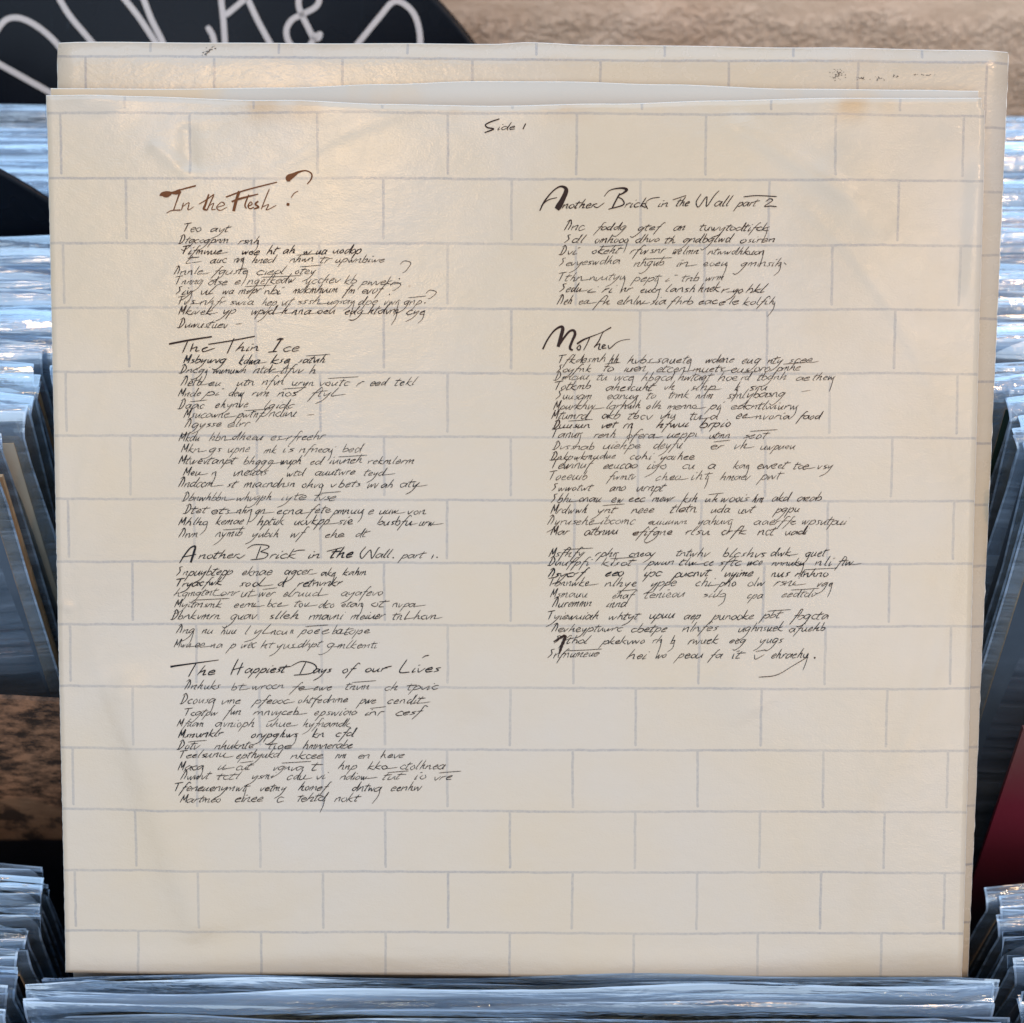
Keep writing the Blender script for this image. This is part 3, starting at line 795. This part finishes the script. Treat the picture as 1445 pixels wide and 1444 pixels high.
title((760, 450), 6.02, [
    [(35,260,2.4),(75,180,2.2),(130,105,2.4),(185,70,3.5),(205,85,4.8),(190,150,5),(165,240,4.5)], [(168,235,3),(210,170,3),(260,110,3),(298,102,3.5),(308,135,4),(285,190,3.5),(265,250,3.5),(290,270,2.5)],
    [(350,222),(325,250),(345,268),(355,240),(348,222)], [(325,215,2.6),(380,180,2.4),(440,155,1.6),(530,120,.9),(615,75,1.8)], [(432,165,1.6),(410,215,1.3),(380,270,1.2)],
    [(600,80,1),(545,120,1),(510,190,1.6),(470,245,1.6)], [(472,240),(518,214),(508,255),(528,262)], [(535,245),(565,228),(548,222),(538,250),(575,250)], [(590,225,1.2),(600,255,1.4),(660,205,1),(715,183,.8),(775,175,.7)]],
    [], [], m_ink_tinted, 'large title reading Mother', 1.5, 6)
title((670, 160), 6.02, [[(210,62,1.6),(140,85,1.8),(92,112,1.8),(110,135,2),(160,148,2),(85,178,1.6)], [(432,102,1.6),(408,150,1.4)]],
    [('ide', 188, 340, 155, 5, 1.2)], [], m_ink_tinted, 'small heading reading Side 1', 1.3, 7)

# --- the body of the handwriting: line and word positions of the sheet, drawn as an unreadable running hand
A = (200, 150); B = (200, 450); C_ = (200, 760); D_ = (730, 240); E_ = (740, 480); F_ = (740, 740)
LINES = [
 (A,515,'170-245 280-355'),(A,562,'150-355 395-480'),(A,605,'165-325 405-480 510-550 575-625 655-690 712-755 780-895'),(A,640,'180-215 280-345 375-420 447-540 605-700 725-770 790-990'),
 (A,688,'130-250 290-435 470-585 622-710'),(A,728,'135-250 272-350 375-402 432-625 665-805 825-875 895-1020'),(A,768,'140-208 238-292 330-375 395-485 498-568 615-800 825-870 895-980'),
 (A,812,'145-215 238-340 360-460 490-550 568-615 632-730 755-870 880-960 985-1050 1065-1140'),(A,850,'150-285 330-385 448-540 568-595 612-690 715-790 825-905 920-1045 1080-1155'),(A,905,'148-350'),
 (B,183,'170-345 395-480 525-605 638-750'),(B,222,'155-270 290-425 457-540 568-660 680-710'),(B,272,'160-245 272-325 385-460 490-580 610-705 725-845 875-905 930-1000 1030-1115'),
 (B,315,'148-240 260-318 355-415 448-520 555-630 688-790'),(B,365,'150-255 297-435 500-620'),(B,402,'172-355 388-495 520-630'),(B,443,'175-325 350-440'),
 (B,497,'150-235 272-345 365-495 525-565 590-745'),(B,545,'160-240 272-325 350-440 500-548 575-620 645-780 815-895'),(B,593,'150-380 415-535 565-650 685-735 762-900 920-1110'),
 (B,640,'170-240 285-305 370-510 590-660 705-870 905-990'),(B,688,'148-290 345-385 418-625 652-740 765-790 800-890 920-960 975-1025 1050-1130'),(B,742,'165-345 385-530 565-670 700-790'),
 (B,795,'172-262 282-360 385-450 462-500 550-655 680-770 780-845 850-905 920-945 970-1045 1080-1160'),(B,840,'150-270 300-415 470-580 620-765 800-860 960-1100 1130-1190'),(B,890,'150-228 300-410 450-560 605-660 745-825 870-915'),
 (C_,150,'140-370 405-530 578-690 728-790 820-915'),(C_,195,'140-325 395-495 555-580 635-815'),(C_,235,'125-160 165-300 322-395 405-445 475-540 575-725 812-980'),
 (C_,280,'135-325 375-468 510-570 620-680 722-785 810-905 935-990 1020-1115'),(C_,328,'120-320 362-465 518-640 680-820 852-990 1020-1080 1110-1200'),
 (C_,388,'140-215 245-290 322-385 412-440 455-510 525-595 605-620 645-725 730-765 775-815 825-930'),(C_,445,'130-200 215-255 280-330 360-385 405-465 482-535 550-620 635-730 755-790 795-850 850-960'),
 (C_,615,'175-320 362-415 450-580 610-665 700-775 830-930 990-1045 1080-1210'),(C_,670,'160-300 328-405 460-600 635-840 890-955 1000-1140'),(C_,718,'175-310 345-405 455-640 700-875 910-985 1035-1140'),
 (C_,765,'145-255 300-460 505-610 655-850'),(C_,808,'150-330 445-635 692-745 788-865'),(C_,855,'148-235 300-455 512-610 655-860'),(C_,893,'155-345 385-565 610-740 790-835 880-930 970-1070'),
 (C_,940,'150-255 312-345 385-445 535-660 690-720 800-875 920-1000 1052-1235'),(C_,980,'160-275 305-400 448-540 592-670 712-750 810-920 980-1060 1105-1160 1190-1265'),
 (C_,1025,'135-430 482-590 638-755 855-975 1015-1140'),(C_,1070,'160-325 380-495 545-580 632-750 785-880'),
 (D_,250,'190-272 318-440 485-580 632-680 738-1020'),(D_,298,'190-268 312-450 478-575 598-640 672-870 905-1050'),(D_,345,'170-240 300-415 455-600 628-665 672-735 775-1005'),
 (D_,395,'168-415 475-595 640-695 752-855 905-1075'),(D_,455,'165-265 290-440 470-575 595-630 665-740 762-840'),(D_,500,'170-258 280-315 345-390 420-465 495-580 602-725 732-820 828-858 875-915 930-1005'),
 (D_,550,'160-220 248-290 318-375 405-515 540-605 618-715 735-815 820-845 855-900 915-1050'),
 (E_,95,'135-330 340-380 415-515 535-680 732-850 880-960 985-1050 1075-1170'),(E_,130,'128-270 315-360 400-492 535-655 685-810 838-910 930-1000 1025-1120'),
 (E_,165,'120-262 292-335 365-445 475-600 622-755 785-865 878-915 945-1065 1105-1160 1172-1260'),(E_,205,'120-270 330-520 565-610 672-775 855-870 912-990'),(E_,240,'125-275 335-460 492-535 582-665 695-765 820-1060'),
 (E_,283,'115-285 330-472 492-555 580-700 750-800 840-1110'),(E_,322,'108-255 310-385 420-515 550-615 668-720 750-785 858-905 940-1080 1115-1205'),(E_,358,'115-265 310-370 400-440 535-665 712-840'),
 (E_,400,'108-230 280-370 412-530 578-705 750-835 890-985'),(E_,445,'115-285 318-470 520-640 752-810 850-905 960-1100'),(E_,487,'105-370 425-515 550-690'),
 (E_,525,'108-270 318-455 500-580 642-690 745-780 850-915 945-1065 1092-1155 1188-1255'),(E_,570,'98-255 340-450 530-635 675-750 795-915 960-1040'),(E_,615,'108-270 345-410 455-565'),
 (E_,660,'105-190 218-310 352-402 422-490 520-605 640-700 730-788 795-910 925-970 1005-1075 1110-1210'),(E_,705,'105-255 295-370 435-525 590-700 755-835 868-930 1020-1120'),
 (E_,752,'92-280 308-448 500-660 705-845 932-1105 1125-1310'),(E_,795,'105-180 240-380 438-600 650-755 795-900 950-1015 1058-1150'),
 (F_,130,'98-240 288-375 422-530 615-748 805-980 1000-1080 1140-1225'),(F_,168,'95-262 310-440 500-605 628-700 728-768 790-880 905-965 1005-1140 1180-1250 1270-1335'),
 (F_,212,'95-242 325-405 485-555 608-750 812-930 1000-1075 1100-1235'),(F_,252,'95-262 325-455 512-615 690-760 790-858 905-975 1015-1105 1190-1255'),(F_,298,'102-255 355-440 488-650 720-820 905-970 1045-1185'),
 (F_,335,'110-270 332-415'),(F_,385,'90-300 338-462 505-610 648-715 765-930 968-1040 1088-1235'),(F_,438,'108-395 430-580 640-785 870-1050 1075-1225'),
 (F_,485,'120-258 315-490 518-560 592-612 665-785 832-900 955-1050'),(F_,545,'92-300 415-495 530-575 622-725 752-805 838-880 930-965 1000-1155')]
rw = random.Random(2024)
SC2 = 2.89
CAPS = [[[(.9,2.1),(.1,0)],[(.2,1.7),(.9,2.1),(1.3,1.2),(1.0,.1)]], [[(-.3,1.7),(1.7,2.0)],[(.8,1.9),(.4,0)]], [[(.5,1.9),(.1,0)],[(.5,1.9),(.9,.6),(1.5,2),(1.3,0)]],
        [[(.2,1.7),(.9,2.1),(1.4,1.1),(.7,.05),(-.1,0)],[(.7,1.9),(.3,0)]], [[(1.2,1.9),(.5,1.7),(.9,.9),(.1,0)]]]
for li, (o, y, ws) in enumerate(LINES):
    k = Ink(fplace)
    wt = rw.choice((.8, .9, .95, 1.0, 1.05, 1.3))
    for wi, s_ in enumerate(ws.split()):
        a, b = map(int, s_.split('-'))
        x0, x1, yy = o[0] + a / SC2, o[0] + b / SC2, o[1] + y / SC2 + rw.uniform(-.8, .8)
        W = x1 - x0; n = max(1, round(W / 8.2)); xh = rw.uniform(5.2, 6.6)
        if wi == 0 and n > 1:
            for st in rw.choice(CAPS):
                k.stroke([(x0 + (gx + rw.uniform(-.1, .1)) * 5.5 + gy * xh * .3, yy - gy * xh * 1.05) for gx, gy in st], 1.25 * wt, step=1)
            x0 += 9; W -= 9; n -= 1
        if n < 1: continue
        txt = ''
        for q in range(n):
            p = rw.random()
            c = rw.choice('aceimnorsuvwnuee') if p < .66 else (rw.choice('bdhkltth') if p < .90 else rw.choice('gpyf'))
            txt += c
        # random letter order and wobble keep the hand unreadable
        word(k, txt, x0, x1, yy, xh, 1.05 * wt, rw, .11, rw.uniform(-.05, .01))
        p = rw.random()
        if p < .16: k.stroke([(x1 - 3, yy - 1), (x1 + 4, yy - 1.5), (x1 + rw.uniform(9, 16), yy - 3)], .7)
        elif p < .28: k.stroke([(x1, yy - 5), (x1 - 3, yy + 6), (x1 - rw.uniform(6, 12), yy + rw.uniform(12, 18))], .8)
        elif p < .36: k.stroke([(x0 + W*.3, yy - 10), (x0 + W*.7, yy - 11), (x1 + rw.uniform(4, 16), yy - 12.5)], .8)
    brown = (o in (D_, E_)) or o is A  # columns whose ink carries the painted warm sheen
    k.done('handwritten_line', m_ink_tinted if brown else m_ink, isl)
k = Ink(fplace)
for (x, y, h) in ((565, 372, 22), (551, 402, 14), (601, 413, 15)):
    k.stroke([(x, y + 2), (x + 6, y - 3), (x + 15, y), (x + 8, y + h * .5), (x + 3, y + h * .62)], .9); k.dot(x - 1, y + h, 1.0)
k.stroke([(333, 458), (342, 457)], .9); k.stroke([(434, 586), (444, 585)], .7)
k.stroke([(1137, 928), (1120, 938), (1095, 952), (1070, 955)], 1.0); k.dot(1149, 928, 1.4)
k.stroke([(1130, 553), (1143, 551)], .6); k.stroke([(1106, 371), (1109, 374)], 1)
k.stroke([(781, 905, 2), (797, 897, 4), (792, 912, 4), (789, 922, 2.5)], 3, nib=False)
k.done('pen_mark', m_ink_tinted, isl)
